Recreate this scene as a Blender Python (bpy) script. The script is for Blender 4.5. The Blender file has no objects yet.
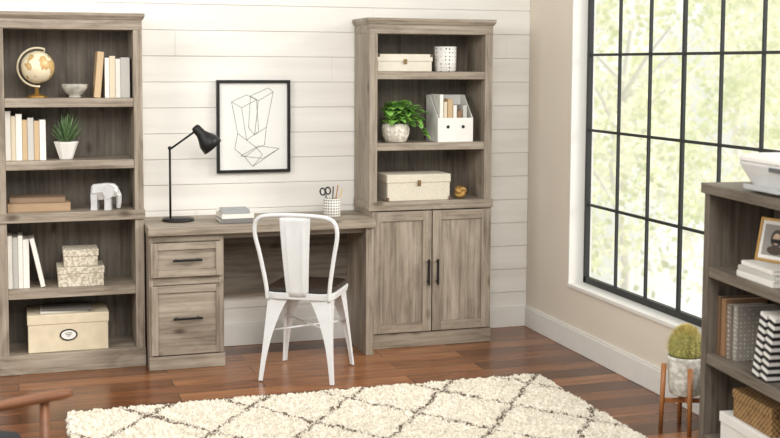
import bpy, bmesh, math, random
from mathutils import Vector, Matrix, noise
random.seed(7)
R=math.radians
sc=bpy.context.scene
col=sc.collection
try:
    sc.view_settings.view_transform='Standard'
    sc.view_settings.look='None'
except Exception: pass

# ---------------------------------------------------------------- materials
def nodes(name):
    m=bpy.data.materials.new(name); m.use_nodes=True
    nt=m.node_tree; b=nt.nodes['Principled BSDF']
    return m,nt,b
def N(nt,t,**k):
    n=nt.nodes.new(t)
    for a,v in k.items(): setattr(n,a,v)
    return n
def coords(nt,scale=(1,1,1),rnd=True):
    tc=N(nt,'ShaderNodeTexCoord'); mp=N(nt,'ShaderNodeMapping'); mp.inputs['Scale'].default_value=scale
    if rnd:
        oi=N(nt,'ShaderNodeObjectInfo'); ad=N(nt,'ShaderNodeVectorMath',operation='ADD'); mu=N(nt,'ShaderNodeMath',operation='MULTIPLY')
        mu.inputs[1].default_value=17.3
        nt.links.new(oi.outputs['Random'],mu.inputs[0])
        nt.links.new(tc.outputs['Object'],ad.inputs[0]); nt.links.new(mu.outputs[0],ad.inputs[1])
        nt.links.new(ad.outputs[0],mp.inputs['Vector'])
    else: nt.links.new(tc.outputs['Object'],mp.inputs['Vector'])
    return mp
def ramp(nt,stops):
    r=N(nt,'ShaderNodeValToRGB'); e=r.color_ramp.elements
    while len(e)<len(stops): e.new(0.5)
    for i,(p,c) in enumerate(stops):
        e[i].position=p; e[i].color=(c[0],c[1],c[2],1)
    return r
def srgb(r,g,b):
    f=lambda c:(c/255/12.92) if c/255<=.04045 else ((c/255+.055)/1.055)**2.4
    return (f(r),f(g),f(b))
def mk(name,c1,c2=None,scale=(8,8,8),rough=.5,metal=0,bump=0,det=4,rnd=True,lo=.3,hi=.7):
    m,nt,b=nodes(name)
    if c2 is None: c2=tuple(min(1,c*1.08) for c in c1)
    mp=coords(nt,scale,rnd); n=N(nt,'ShaderNodeTexNoise'); n.inputs['Scale'].default_value=1; n.inputs['Detail'].default_value=det
    nt.links.new(mp.outputs[0],n.inputs['Vector'])
    r=ramp(nt,[(lo,c1),(hi,c2)]); nt.links.new(n.outputs['Fac'],r.inputs[0]); nt.links.new(r.outputs[0],b.inputs['Base Color'])
    b.inputs['Roughness'].default_value=rough; b.inputs['Metallic'].default_value=metal
    if bump:
        bp=N(nt,'ShaderNodeBump'); bp.inputs['Strength'].default_value=bump; bp.inputs['Distance'].default_value=.002
        nt.links.new(n.outputs['Fac'],bp.inputs['Height']); nt.links.new(bp.outputs[0],b.inputs['Normal'])
    return m
def oak(name,axis,dark=1.0):
    m,nt,b=nodes(name)
    s1=[60,60,60]; s1[axis]=2.2
    s2=[10,10,10]; s2[axis]=2.6
    mp=coords(nt,s1); n=N(nt,'ShaderNodeTexNoise'); n.inputs['Scale'].default_value=1; n.inputs['Detail'].default_value=6; n.inputs['Roughness'].default_value=.7
    nt.links.new(mp.outputs[0],n.inputs['Vector'])
    mp2=coords(nt,s2); n2=N(nt,'ShaderNodeTexNoise'); n2.inputs['Scale'].default_value=1; n2.inputs['Detail'].default_value=6; n2.inputs['Distortion'].default_value=.7; n2.inputs['Roughness'].default_value=.65
    nt.links.new(mp2.outputs[0],n2.inputs['Vector'])
    mx=N(nt,'ShaderNodeMix',data_type='FLOAT'); mx.inputs[0].default_value=.45
    nt.links.new(n.outputs['Fac'],mx.inputs[2]); nt.links.new(n2.outputs['Fac'],mx.inputs[3])
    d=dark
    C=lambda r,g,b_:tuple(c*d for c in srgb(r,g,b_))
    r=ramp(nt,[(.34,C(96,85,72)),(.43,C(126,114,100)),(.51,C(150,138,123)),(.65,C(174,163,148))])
    nt.links.new(mx.outputs[0],r.inputs[0])
    s3=[7.5,7.5,7.5]; s3[axis]=3.6
    mp3=coords(nt,s3); vo=N(nt,'ShaderNodeTexVoronoi'); vo.inputs['Scale'].default_value=1; nt.links.new(mp3.outputs[0],vo.inputs['Vector'])
    kr=ramp(nt,[(.05,(.36,.32,.28)),(.17,(1,1,1))]); nt.links.new(vo.outputs['Distance'],kr.inputs[0])
    mul=N(nt,'ShaderNodeMix',data_type='RGBA',blend_type='MULTIPLY'); mul.inputs[0].default_value=1
    nt.links.new(r.outputs[0],mul.inputs[6]); nt.links.new(kr.outputs[0],mul.inputs[7])
    nt.links.new(mul.outputs[2],b.inputs['Base Color'])
    b.inputs['Roughness'].default_value=.55
    bp=N(nt,'ShaderNodeBump'); bp.inputs['Strength'].default_value=.25; bp.inputs['Distance'].default_value=.002
    nt.links.new(n.outputs['Fac'],bp.inputs['Height']); nt.links.new(bp.outputs[0],b.inputs['Normal'])
    return m
OX=oak('oak_grey_x',0); OZ=oak('oak_grey_z',2); OZD=oak('oak_grey_back_shaded',2,.46); OXD=oak('oak_grey_panel_shaded',0,.5)  # OZD, OXD: same oak darkened, the shade of the recesses put into its colour
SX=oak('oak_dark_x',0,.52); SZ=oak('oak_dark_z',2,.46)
def plain(name,rgb,rough=.5,metal=0,bump=0,sc_=(20,20,20),v=.88):
    c=srgb(*rgb); return mk(name,tuple(x*v for x in c),c,sc_,rough,metal,bump)
BLACK=plain('black_metal',(28,27,27),.45,.3)
BARS=plain('window_bar_metal',(50,52,52),.5,.2)
BLACKP=plain('black_plastic',(22,22,24),.35)
WHITE=plain('white_paint',(234,232,227),.5,v=.97)
WMETAL=plain('white_enamel',(224,225,226),.25,v=.96)
PAGE=mk('paper_pages',srgb(214,208,196),srgb(240,236,228),(5,5,300),.8)
GOLD=plain('brushed_gold',(190,150,84),.4,.85)
CREAM=plain('cream_paint',(220,207,180),.6)
BROWN=plain('brown_leather',(104,78,60),.55,bump=.2)
KRAFT=plain('kraft_wood',(172,144,114),.6,sc_=(4,30,30),v=.75)
DARKW=plain('dark_seat_wood',(50,36,30),.4,sc_=(3,40,10),v=.6)
GOLDENW=plain('golden_teak_wood',(172,112,64),.4,sc_=(40,40,4),v=.7)
WALNUT=plain('walnut_wood',(136,86,54),.4,sc_=(5,40,40),v=.6)
SLATE=plain('slate_fabric',(40,42,48),.9,bump=.3,sc_=(200,200,200),v=.7)
LEAF=mk('leaf_green',srgb(58,112,40),srgb(140,190,84),(14,14,14),.4)
LEAFD=mk('agave_green',srgb(44,78,48),srgb(112,138,88),(30,30,12),.5)
INK=plain('ink_line',(34,34,36),.7)

def spots(name,base,dot,scale,thr,rough=.6,vec=(1,1,1)):
    m,nt,b=nodes(name); mp=coords(nt,vec,False); v=N(nt,'ShaderNodeTexVoronoi'); v.inputs['Scale'].default_value=scale; v.inputs['Randomness'].default_value=.15
    nt.links.new(mp.outputs[0],v.inputs['Vector'])
    r=ramp(nt,[(thr,srgb(*dot)),(thr+.03,srgb(*base))]); nt.links.new(v.outputs['Distance'],r.inputs[0])
    nt.links.new(r.outputs[0],b.inputs['Base Color']); b.inputs['Roughness'].default_value=rough
    return m
def weave(name,c1,c2,scale,rough=.8,bump=.8):
    m,nt,b=nodes(name); mp=coords(nt,(scale,scale,scale),False)
    ck=N(nt,'ShaderNodeTexChecker'); ck.inputs['Scale'].default_value=1
    nt.links.new(mp.outputs[0],ck.inputs['Vector'])
    n=N(nt,'ShaderNodeTexNoise'); n.inputs['Scale'].default_value=.6; nt.links.new(mp.outputs[0],n.inputs['Vector'])
    mx=N(nt,'ShaderNodeMix',data_type='FLOAT'); mx.inputs[0].default_value=.6
    nt.links.new(ck.outputs['Fac'],mx.inputs[2]); nt.links.new(n.outputs['Fac'],mx.inputs[3])
    r=ramp(nt,[(.2,srgb(*c1)),(.75,srgb(*c2))]); nt.links.new(mx.outputs[0],r.inputs[0]); nt.links.new(r.outputs[0],b.inputs['Base Color'])
    bp=N(nt,'ShaderNodeBump'); bp.inputs['Strength'].default_value=bump; bp.inputs['Distance'].default_value=.003
    nt.links.new(mx.outputs[0],bp.inputs['Height']); nt.links.new(bp.outputs[0],b.inputs['Normal']); b.inputs['Roughness'].default_value=rough
    return m

# ---------------------------------------------------------------- mesh helpers
def T(x=0,y=0,z=0,rx=0,ry=0,rz=0,s=None):
    m=Matrix.Translation((x,y,z))@Matrix.Rotation(R(rz),4,'Z')@Matrix.Rotation(R(ry),4,'Y')@Matrix.Rotation(R(rx),4,'X')
    if s: m=m@Matrix.Diagonal((s[0],s[1],s[2],1))
    return m
def vadd(bm,co,M): return bm.verts.new(M@Vector(co) if M else co)
def fadd(bm,vs,mi=0,sm=False):
    try: f=bm.faces.new(vs); f.material_index=mi; f.smooth=sm; return f
    except ValueError: return None
def box(bm,x0,x1,y0,y1,z0,z1,mi=0,M=None):
    v=[vadd(bm,(x,y,z),M) for z in(z0,z1) for y in(y0,y1) for x in(x0,x1)]
    for q in((0,2,3,1),(4,5,7,6),(0,1,5,4),(2,6,7,3),(0,4,6,2),(1,3,7,5)): fadd(bm,[v[i] for i in q],mi)
def loft(bm,secs,mi=0,sm=True,cap=True,cyc=False,M=None):
    rs=[[vadd(bm,p,M) for p in s] for s in secs]; n=len(rs[0])
    k=len(rs)
    for i in range(k if cyc else k-1):
        a,b=rs[i],rs[(i+1)%k]
        for j in range(n): fadd(bm,[a[j],a[(j+1)%n],b[(j+1)%n],b[j]],mi,sm)
    if cap and not cyc:
        fadd(bm,rs[0][::-1],mi); fadd(bm,rs[-1],mi)
def lathe(bm,prof,seg=24,mi=0,M=None,sm=True,rib=0,ribn=0,cap=True):
    secs=[]
    for r,z in prof:
        secs.append([((r*(1+rib*math.cos(ribn*2*math.pi*j/seg)))*math.cos(2*math.pi*j/seg),(r*(1+rib*math.cos(ribn*2*math.pi*j/seg)))*math.sin(2*math.pi*j/seg),z) for j in range(seg)])
    loft(bm,secs,mi,sm,cap,M=M)
def tube(bm,pts,r,seg=10,mi=0,M=None,cyc=False):
    pts=[Vector(p) for p in pts]; secs=[]; n=len(pts)
    up=Vector((0,0,1)); prev=None
    for i,p in enumerate(pts):
        if cyc: t=(pts[(i+1)%n]-pts[i-1])
        else: t=(pts[min(i+1,n-1)]-pts[max(i-1,0)])
        t.normalize()
        if prev is None:
            a=t.cross(up)
            if a.length<.05: a=t.cross(Vector((1,0,0)))
            a.normalize()
        else:
            a=prev-t*prev.dot(t); a.normalize()
        prev=a; b=t.cross(a)
        rr=r[i] if isinstance(r,(list,tuple)) else r
        secs.append([tuple(p+a*rr*math.cos(2*math.pi*j/seg)+b*rr*math.sin(2*math.pi*j/seg)) for j in range(seg)])
    loft(bm,secs,mi,True,True,cyc,M)
def smoothpts(pts,n=6):
    P=[Vector(p) for p in pts]; out=[]
    for i in range(len(P)-1):
        p0=P[max(i-1,0)];p1=P[i];p2=P[i+1];p3=P[min(i+2,len(P)-1)]
        for k in range(n):
            t=k/n
            out.append(.5*((2*p1)+(-p0+p2)*t+(2*p0-5*p1+4*p2-p3)*t*t+(-p0+3*p1-3*p2+p3)*t**3))
    out.append(P[-1]); return out
def sph(bm,c,r,mi=0,seg=20,rings=12,M=None):
    rx,ry,rz=(r if isinstance(r,(tuple,list)) else (r,r,r))
    secs=[]
    for i in range(rings+1):
        a=-math.pi/2+math.pi*i/rings; cr=max(math.cos(a),.003)
        secs.append([(c[0]+rx*cr*math.cos(2*math.pi*j/seg),c[1]+ry*cr*math.sin(2*math.pi*j/seg),c[2]+rz*math.sin(a)) for j in range(seg)])
    loft(bm,secs,mi,True,True,M=M)
def leaf(bm,base,az,L,w,up,bend,shape='blade',seg=7,mi=0,fold=.25):
    d=Vector((math.cos(R(az)),math.sin(R(az)),0)); side=Vector((-d.y,d.x,0)); p=Vector(base); rows=[]
    for i in range(seg+1):
        t=i/seg; e=R(up+bend*t)
        ww=(w*(1-t)**.8*(.6+.8*t) if shape=='blade' else w*math.sin(math.pi*min(1,max(.02,t**.75)))**.8)
        ww=max(ww,.0004)
        nrm=Vector((-d.x*math.sin(e),-d.y*math.sin(e),math.cos(e)))
        rows.append([bm.verts.new(p-side*ww/2+nrm*ww*fold),bm.verts.new(p),bm.verts.new(p+side*ww/2+nrm*ww*fold)])
        p=p+(d*math.cos(e)+Vector((0,0,1))*math.sin(e))*(L/seg)
    for i in range(seg):
        for j in (0,1): fadd(bm,[rows[i][j],rows[i][j+1],rows[i+1][j+1],rows[i+1][j]],mi,True)
def out(name,bm,mats,parent=None,loc=(0,0,0),rot=(0,0,0),bevel=0,label=None,cat=None,group=None,kind=None,bseg=2,solid=0,sub=0):
    bmesh.ops.recalc_face_normals(bm,faces=bm.faces[:]) if not solid else None
    me=bpy.data.meshes.new(name); bm.to_mesh(me); bm.free()
    for m in (mats if isinstance(mats,(list,tuple)) else [mats]): me.materials.append(m)
    o=bpy.data.objects.new(name,me); col.objects.link(o); o.location=loc; o.rotation_euler=[R(a) for a in rot]
    if parent: o.parent=parent
    if solid: md=o.modifiers.new('s','SOLIDIFY'); md.thickness=solid; md.offset=0
    if bevel:
        md=o.modifiers.new('b','BEVEL'); md.width=bevel; md.segments=bseg; md.limit_method='ANGLE'; md.angle_limit=R(40); md.harden_normals=False
    if sub: md=o.modifiers.new('u','SUBSURF'); md.levels=sub; md.render_levels=sub
    tag(o,label,cat,group,kind); return o
def tag(o,label=None,cat=None,group=None,kind=None):
    if label: o['label']=label
    if cat: o['category']=cat
    if group: o['group']=group
    if kind: o['kind']=kind
def thing(name,label,cat,loc=(0,0,0),rz=0,group=None):
    e=bpy.data.objects.new(name,None); col.objects.link(e); e.empty_display_size=.1; e.location=loc; e.rotation_euler=(0,0,R(rz)); tag(e,label,cat,group); return e
def bx(name,dims,mat,parent=None,bevel=.002,**k):
    x0,x1,y0,y1,z0,z1=dims; c=((x0+x1)/2,(y0+y1)/2,(z0+z1)/2)
    bm=bmesh.new(); box(bm,x0-c[0],x1-c[0],y0-c[1],y1-c[1],z0-c[2],z1-c[2])
    return out(name,bm,mat,parent,loc=c,bevel=bevel,**k)

# ---------------------------------------------------------------- room
WY=6.42; WX=2.94
bm=bmesh.new()
box(bm,-2.6,3.06,WY+.008,WY+.14,0,2.75)
ph=.1405; z=-.07; row=0
while z<2.75:
    x=-2.6-((row*0.83)%1.9)
    while x<WX:
        x2=x+1.95
        a,b_=max(x,-2.6),min(x2,WX)
        if b_-a>.02: box(bm,a+.0003,b_-.0003,WY,WY+.02,max(z,0)+.0016,min(z+ph,2.75)-.0016)
        x=x2
    z+=ph; row+=1
SHIP=mk('shiplap_white_paint',srgb(227,224,218),srgb(241,239,234),(1.2,8,12),.5,bump=.1,det=5,rnd=False)
out('wall_back',bm,SHIP,bevel=.0010,bseg=1,kind='structure')
WALLR=mk('greige_wall_paint',srgb(220,210,196),srgb(225,216,202),(2,2,2),.8,rnd=False)
wy0,wy1,wz0,wz1=2.45,5.86,.345,2.5
bm=bmesh.new()
box(bm,WX,WX+.14,wy1,WY+.0,0,2.75); box(bm,WX,WX+.14,1.2,wy0,0,2.75)
box(bm,WX,WX+.14,wy0,wy1,0,wz0); box(bm,WX,WX+.14,wy0,wy1,wz1,2.75)
out('wall_right',bm,WALLR,kind='structure')
bm=bmesh.new()
e=.004
box(bm,WX-e,WX+.135,wy1-.012,wy1-.0005,wz0+.001,wz1-.001)
box(bm,WX-e,WX+.135,wy0+.0005,wy0+.012,wz0+.001,wz1-.001)
box(bm,WX-.012,WX+.135,wy0+.012,wy1-.012,wz0+.0005,wz0+.02)
box(bm,WX-e,WX+.135,wy0+.012,wy1-.012,wz1-.02,wz1-.0005)
out('trim_1',bm,WHITE,bevel=.002,kind='structure')
bm=bmesh.new()
fx0,fx1=3.025,3.05
Yt=wy1-.013; Yb=wy0+.013; Zb=wz0+.021; Zt=wz1-.021
box(bm,fx0,fx1,Yt-.026,Yt,Zb,Zt); box(bm,fx0,fx1,Yb,Yb+.03,Zb,Zt)
box(bm,fx0,fx1,Yb,Yt,Zb,Zb+.034); box(bm,fx0,fx1,Yb,Yt,Zt-.035,Zt)
y=5.50;i=0
while y>Yb+.1:
    w=.010 if i==2 or i==6 else .006
    box(bm,fx0+.005,fx1-.005,y-w,y+w,Zb,Zt); y-=.31;i+=1
for k in range(1,5):
    zz=.39+.415*k; box(bm,fx0+.006,fx1-.006,Yb,Yt,zz-.007,zz+.007)
out('window_1',bm,BARS,kind='structure')
bm=bmesh.new(); box(bm,-2.6,WX-.0005,WY-.016,WY-.0005,.0005,.118); box(bm,-2.6,WX-.0005,WY-.011,WY-.0005,.118,.13)
out('baseboard_back',bm,WHITE,bevel=.003,kind='structure')
bm=bmesh.new(); box(bm,WX-.016,WX-.0005,1.2,WY-.017,.0005,.118); box(bm,WX-.011,WX-.0005,1.2,WY-.017,.118,.13)
out('baseboard_right',bm,WHITE,bevel=.003,kind='structure')
def floormat():
    m,nt,b=nodes('brown_plank_floor')
    mp=coords(nt,(1,1,1),False)
    br=N(nt,'ShaderNodeTexBrick'); br.offset=.37; br.offset_frequency=2; br.squash=1
    br.inputs['Scale'].default_value=1; br.inputs['Brick Width'].default_value=1.15; br.inputs['Row Height'].default_value=.135
    br.inputs['Mortar Size'].default_value=.0018; br.inputs['Mortar Smooth'].default_value=.1
    br.inputs['Color1'].default_value=(0,0,0,1); br.inputs['Color2'].default_value=(1,1,1,1); br.inputs['Mortar'].default_value=(.5,.5,.5,1)
    nt.links.new(mp.outputs[0],br.inputs['Vector'])
    mp2=coords(nt,(2.2,18,1),False); add=N(nt,'ShaderNodeVectorMath',operation='ADD'); sc2=N(nt,'ShaderNodeVectorMath',operation='SCALE'); sc2.inputs['Scale'].default_value=9
    nt.links.new(br.outputs['Color'],sc2.inputs[0]); nt.links.new(mp2.outputs[0],add.inputs[0]); nt.links.new(sc2.outputs[0],add.inputs[1])
    n=N(nt,'ShaderNodeTexNoise'); n.inputs['Scale'].default_value=1; n.inputs['Detail'].default_value=6; n.inputs['Distortion'].default_value=1.4
    nt.links.new(add.outputs[0],n.inputs['Vector'])
    mx=N(nt,'ShaderNodeMix',data_type='FLOAT'); mx.inputs[0].default_value=.55
    bw=N(nt,'ShaderNodeRGBToBW'); nt.links.new(br.outputs['Color'],bw.inputs[0])
    nt.links.new(bw.outputs[0],mx.inputs[2]); nt.links.new(n.outputs['Fac'],mx.inputs[3])
    r=ramp(nt,[(.2,srgb(58,34,21)),(.4,srgb(96,59,37)),(.6,srgb(128,82,52)),(.82,srgb(164,112,74))])
    nt.links.new(mx.outputs[0],r.inputs[0])
    mm=N(nt,'ShaderNodeMix',data_type='RGBA'); nt.links.new(br.outputs['Fac'],mm.inputs[0]); nt.links.new(r.outputs[0],mm.inputs[6]); mm.inputs[7].default_value=(*srgb(28,16,10),1)
    nt.links.new(mm.outputs[2],b.inputs['Base Color']); b.inputs['Roughness'].default_value=.24
    bp=N(nt,'ShaderNodeBump'); bp.inputs['Strength'].default_value=.25; bp.inputs['Distance'].default_value=.002; bp.invert=True
    nt.links.new(br.outputs['Fac'],bp.inputs['Height']); nt.links.new(bp.outputs[0],b.inputs['Normal'])
    return m
bm=bmesh.new(); box(bm,-2.6,3.08,1.2,6.56,-.05,0)
out('floor',bm,floormat(),kind='structure')

# ---------------------------------------------------------------- bookcases
def cornice(par,x0,x1,y0,y1):
    bm=bmesh.new()
    box(bm,x0,x1,y0-.001,y1,1.745,1.80)
    loft(bm,[[(x0-.004,y0-.005,1.795),(x1+.004,y0-.005,1.795),(x1+.004,y1,1.795),(x0-.004,y1,1.795)],
             [(x0-.014,y0-.016,1.815),(x1+.014,y0-.016,1.815),(x1+.014,y1,1.815),(x0-.014,y1,1.815)],
             [(x0-.014,y0-.016,1.83),(x1+.014,y0-.016,1.83),(x1+.014,y1,1.83),(x0-.014,y1,1.83)]],sm=False)
    out('cornice',bm,OX,par,bevel=.002)
def case(label,bx0,bx1,shelves,base):
    th=thing('bookcase',label,'bookcase',((bx0+bx1)/2,6.26,0))
    h=(bx1-bx0)/2; y0,y1=-.15,.15
    for s in(-1,1):
        a,b_=sorted((s*h,s*(h-.045)))
        bx('side_panel',(a,b_,y0,y1,.0005,1.745),OZ,th)
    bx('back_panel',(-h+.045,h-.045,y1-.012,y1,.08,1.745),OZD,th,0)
    cornice(th,-h,h,y0,y1)
    for z,t,proud in shelves:
        if proud: bx('counter_shelf',(-h-.006,h+.006,y0-.012,y1-.012,z-t,z),OX,th,.003)
        else: bx('shelf',(-h+.045,h-.045,y0+.004,y1-.012,z-t,z),OX,th)
    bm=bmesh.new(); box(bm,-h-.003,h+.003,y0-.010,y0,.0005,base)
    out('plinth',bm,OX,th,bevel=.003)
    bx('shelf',(-h+.045,h-.045,y0,y1-.012,base-.03,base),OX,th)
    return th,h
LBx0,LBx1=-.088,.632
lb,_=case('grey oak open bookcase with five shelves against shiplap wall',LBx0,LBx1,[(1.398,.045,0),(1.083,.045,0),(.822,.048,1),(.43,.045,0)],.10)
rb,h=case('grey oak bookcase with two lower cabinet doors',1.849,2.573,[(1.538,.042,0),(1.145,.042,0),(.82,.048,1)],.082)
for s in(-1,1):
    x0,x1=(-h+.012,-.003) if s<0 else (.003,h-.012)
    z0,z1=.088,.766; c=((x0+x1)/2,-.1605,(z0+z1)/2); w=(x1-x0)/2; hh=(z1-z0)/2
    bm=bmesh.new(); fr=.052
    box(bm,-w,-w+fr,-.01,.009,-hh,hh); box(bm,w-fr,w,-.01,.009,-hh,hh)
    box(bm,-w+fr,w-fr,-.01,.009,-hh,-hh+fr,1); box(bm,-w+fr,w-fr,-.01,.009,hh-fr,hh,1)
    box(bm,-w+fr,w-fr,-.001,.009,-hh+fr,hh-fr)
    d=out('cabinet_door',bm,[OZ,OX],rb,loc=c,bevel=.002,label='grey oak shaker cabinet door')
    bm=bmesh.new(); hx=s*-(w-.024)
    zc=.425-c[2]
    tube(bm,[(hx,-.010,zc-.055),(hx,-.032,zc-.055)],.005); tube(bm,[(hx,-.010,zc+.055),(hx,-.032,zc+.055)],.005)
    box(bm,hx-.006,hx+.006,-.042,-.03,zc-.072,zc+.072)
    out('handle',bm,BLACK,d,bevel=.002,label='black metal bar handle')
# ---------------------------------------------------------------- desk
dk=thing('desk','grey oak pedestal desk with two drawers between the bookcases','desk',(1.240,6.19,0))
bx('desktop',(-.604,.604,-.225,.215,.700,.745),OX,dk,.004)
px0,px1=-.598,-.214
bm=bmesh.new()
box(bm,px0,px0+.022,-.19,.19,.0005,.6995); box(bm,px1-.022,px1,-.19,.19,.0005,.6995); box(bm,px0+.022,px1-.022,.175,.19,.03,.6995)
for a,b_ in((.0505,.078),(.44,.482),(.662,.6995)): box(bm,px0+.022,px1-.022,-.19,.17,a,b_,1)
out('pedestal_body',bm,[OZ,OX],dk,bevel=.002)
bm=bmesh.new(); box(bm,px0-.003,px1+.004,-.202,-.1905,.0005,.072); out('plinth',bm,OX,dk,bevel=.002)
for z0,z1,hz in((.484,.660,.572),(.080,.438,.27)):
    w=(px1-px0)/2-.008; c=((px0+px1)/2,-.2,(z0+z1)/2); hh=(z1-z0)/2; fr=.036
    bm=bmesh.new()
    box(bm,-w,-w+fr,-.012,.009,-hh,hh); box(bm,w-fr,w,-.012,.009,-hh,hh)
    box(bm,-w+fr,w-fr,-.012,.009,-hh,-hh+fr,1); box(bm,-w+fr,w-fr,-.012,.009,hh-fr,hh,1)
    box(bm,-w+fr,w-fr,-.003,.009,-hh+fr,hh-fr,1)
    d=out('drawer',bm,[OZ,OX],dk,loc=c,bevel=.002,label='grey oak framed drawer front')
    bm=bmesh.new(); zc=hz-c[2]
    for sx in(-.055,.055): tube(bm,[(sx,-.003,zc),(sx,-.034,zc)],.005)
    box(bm,-.075,.075,-.042,-.031,zc-.006,zc+.006)
    out('handle',bm,BLACK,d,bevel=.002,label='black metal bar handle')
bx('side_panel',(.555,.600,-.205,.19,.0005,.6995),OZ,dk,.002)
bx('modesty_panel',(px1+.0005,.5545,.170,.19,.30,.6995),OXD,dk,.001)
bx('apron',(px1+.0005,.5545,-.16,-.142,.668,.6995),OX,dk,.001)

# ---------------------------------------------------------------- books
def bookbm(w,d,h,cov=.002):
    bm=bmesh.new()
    box(bm,-w/2,-w/2+cov,0,d,0,h); box(bm,w/2-cov,w/2,0,d,0,h); box(bm,-w/2+cov,w/2-cov,0,cov,0,h)
    box(bm,-w/2+cov,w/2-cov,cov,d-.004,.003,h-.003,1)
    return bm
cm={}
def cov(rgb):
    if rgb not in cm: cm[rgb]=plain('book_cover_%d_%d_%d'%rgb,rgb,.6,sc_=(6,6,6),v=.93)
    return cm[rgb]
def book(x,y,z,w,h,d,rgb,label,group,tilt=0,parent=None,mat=None,rz=0):
    return out('book',bookbm(w,d,h),[mat or cov(rgb),PAGE],loc=(x,y,z),rot=(0,tilt,rz),bevel=.0008,bseg=1,label=label,cat='book',group=group)
def row(x,y,z,items,group):
    for w,h,rgb,lab in items:
        book(x+w/2,y,z+.0005,w,h,.17,rgb,lab,group); x+=w+.0012
    return x
W_=(234,231,224);CR=(222,209,184);TN=(196,170,134);BR=(140,108,82);LG=(196,194,188)
g='books on the top shelf of the open bookcase'
row(.449,6.17,1.398,[(.022,.205,W_,'slim white book standing upright'),(.030,.214,CR,'cream hardcover book standing upright'),(.024,.20,W_,'slim white book standing upright'),(.046,.207,LG,'thick pale grey book standing upright')],g)
book(.426-.0165,6.16,1.398+.002,.033,.235,.17,TN,'tan book leaning against white books',g,tilt=5)
g='books on the second shelf of the open bookcase'
row(-.042,6.17,1.083,[(.026,.25,W_,'tall white book standing upright'),(.022,.225,CR,'cream book standing upright'),(.030,.235,W_,'tall white book standing upright'),(.024,.205,TN,'tan book standing upright'),(.03,.215,LG,'pale grey book standing upright'),(.026,.20,TN,'tan book standing upright'),(.03,.205,W_,'white book standing upright')],g)
g='books on the fourth shelf of the open bookcase'
x=row(-.042,6.17,.43,[(.022,.27,W_,'tall white book standing upright'),(.026,.262,LG,'pale grey book standing upright'),(.022,.27,W_,'tall white book standing upright'),(.030,.25,W_,'white book standing upright')],g)
tl=12; hh=.255
book(x+.25*math.sin(R(tl))+.013,6.16,.43+.0055,.022,hh,.17,W_,'white book leaning on upright books',g,tilt=-tl)
def flat(x0,x1,y0,y1,z0,z1,rgb,label,group,rz=0,name='book',mat=None):
    cx,cy=(x0+x1)/2,(y0+y1)/2; w=(x1-x0)/2; d=(y1-y0)/2; t=z1-z0; c=.0025
    bm=bmesh.new(); box(bm,-w,w,-d,d,0,c); box(bm,-w,w,-d,d,t-c,t); box(bm,-w,w,-d,-d+c,c,t-c); box(bm,-w+.004,w-.004,-d+c,d-.004,c,t-c,1)
    return out(name,bm,[mat or cov(rgb),PAGE],loc=(cx,cy,z0+.0005),rot=(0,0,rz),bevel=.0008,bseg=1,label=label,cat='book' if name=='book' else name,group=group)
# ---------------------------------------------------------------- left bookcase objects
gl=thing('globe','cream and gold desk globe on a round brass foot','globe',(.115,6.23,1.3985))
bm=bmesh.new(); lathe(bm,[(.052,0),(.052,.006),(.035,.013),(.012,.02),(.009,.05)],28); out('base',bm,GOLD,gl)
m,nt,b=nodes('globe_map'); mp=coords(nt,(1,1,1),False); n=N(nt,'ShaderNodeTexNoise'); n.inputs['Scale'].default_value=15; n.inputs['Detail'].default_value=5; nt.links.new(mp.outputs[0],n.inputs['Vector'])
r=ramp(nt,[(.50,srgb(226,214,184)),(.515,srgb(176,142,88)),(.6,srgb(204,172,116))]); nt.links.new(n.outputs['Fac'],r.inputs[0]); nt.links.new(r.outputs[0],b.inputs['Base Color']); b.inputs['Roughness'].default_value=.35
GM=m
bm=bmesh.new(); sph(bm,(0,0,0),.083,seg=40,rings=24); out('sphere',bm,GM,gl,loc=(.006,0,.155),rot=(0,20,0))
bm=bmesh.new()
pts=[(.006+.098*math.cos(R(a)),0,.155+.098*math.sin(R(a))) for a in range(68,282,8)]
tube(bm,pts,.0055,8); tube(bm,[(pts[0][0],0,pts[0][2]),(.006+.080*math.cos(R(68)),0,.155+.080*math.sin(R(68)))],.003)
out('meridian_arm',bm,plain('cream_enamel',(226,214,186),.4),gl)
bm=bmesh.new(); lathe(bm,[(.03,0),(.032,.006),(.026,.012),(.045,.025),(.062,.05),(.065,.07),(.061,.07),(.058,.05),(.04,.03),(.01,.022)],30,rib=.03,ribn=15)
out('bowl',bm,mk('grey_ceramic',srgb(138,134,124),srgb(196,192,180),(30,30,30),.7,bump=.5),loc=(.302,6.21,1.3985),label='small footed grey textured ceramic bowl',cat='bowl')
def agave(loc):
    p=thing('potted_agave','spiky green agave in a small faceted white pot','potted plant',loc)
    bm=bmesh.new(); lathe(bm,[(.030,0),(.034,.004),(.062,.088),(.062,.092),(.055,.092),(.053,.078),(.01,.077)],9,sm=False)
    for f in bm.faces: f.smooth=False
    out('pot',bm,WHITE,p,bevel=.001)
    bm=bmesh.new()
    for i in range(48):
        az=i*137.5; t=i/48; L=.105+.06*t
        if math.cos(R(az))<-.6: L*=.82
        leaf(bm,(.008*math.cos(R(az)),.008*math.sin(R(az)),.08),az,L,.02,32+54*t,14*(1-t)-4,mi=0,fold=.3)
    out('foliage',bm,LEAFD,p,solid=.0015)
agave((.252,6.2,1.0835))
flat(-.038,.268,6.15,6.33,.822,.866,(150,116,84),'thick tan book lying flat','tan books stacked on shelf',mat=KRAFT)
flat(-.025,.245,6.16,6.32,.867,.893,(140,116,94),'tan brown book lying on a thicker one','tan books stacked on shelf',rz=-2,mat=cov((140,116,94)))
bm=bmesh.new()
def loft_oct(secs): loft(bm,secs,sm=False)
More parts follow.
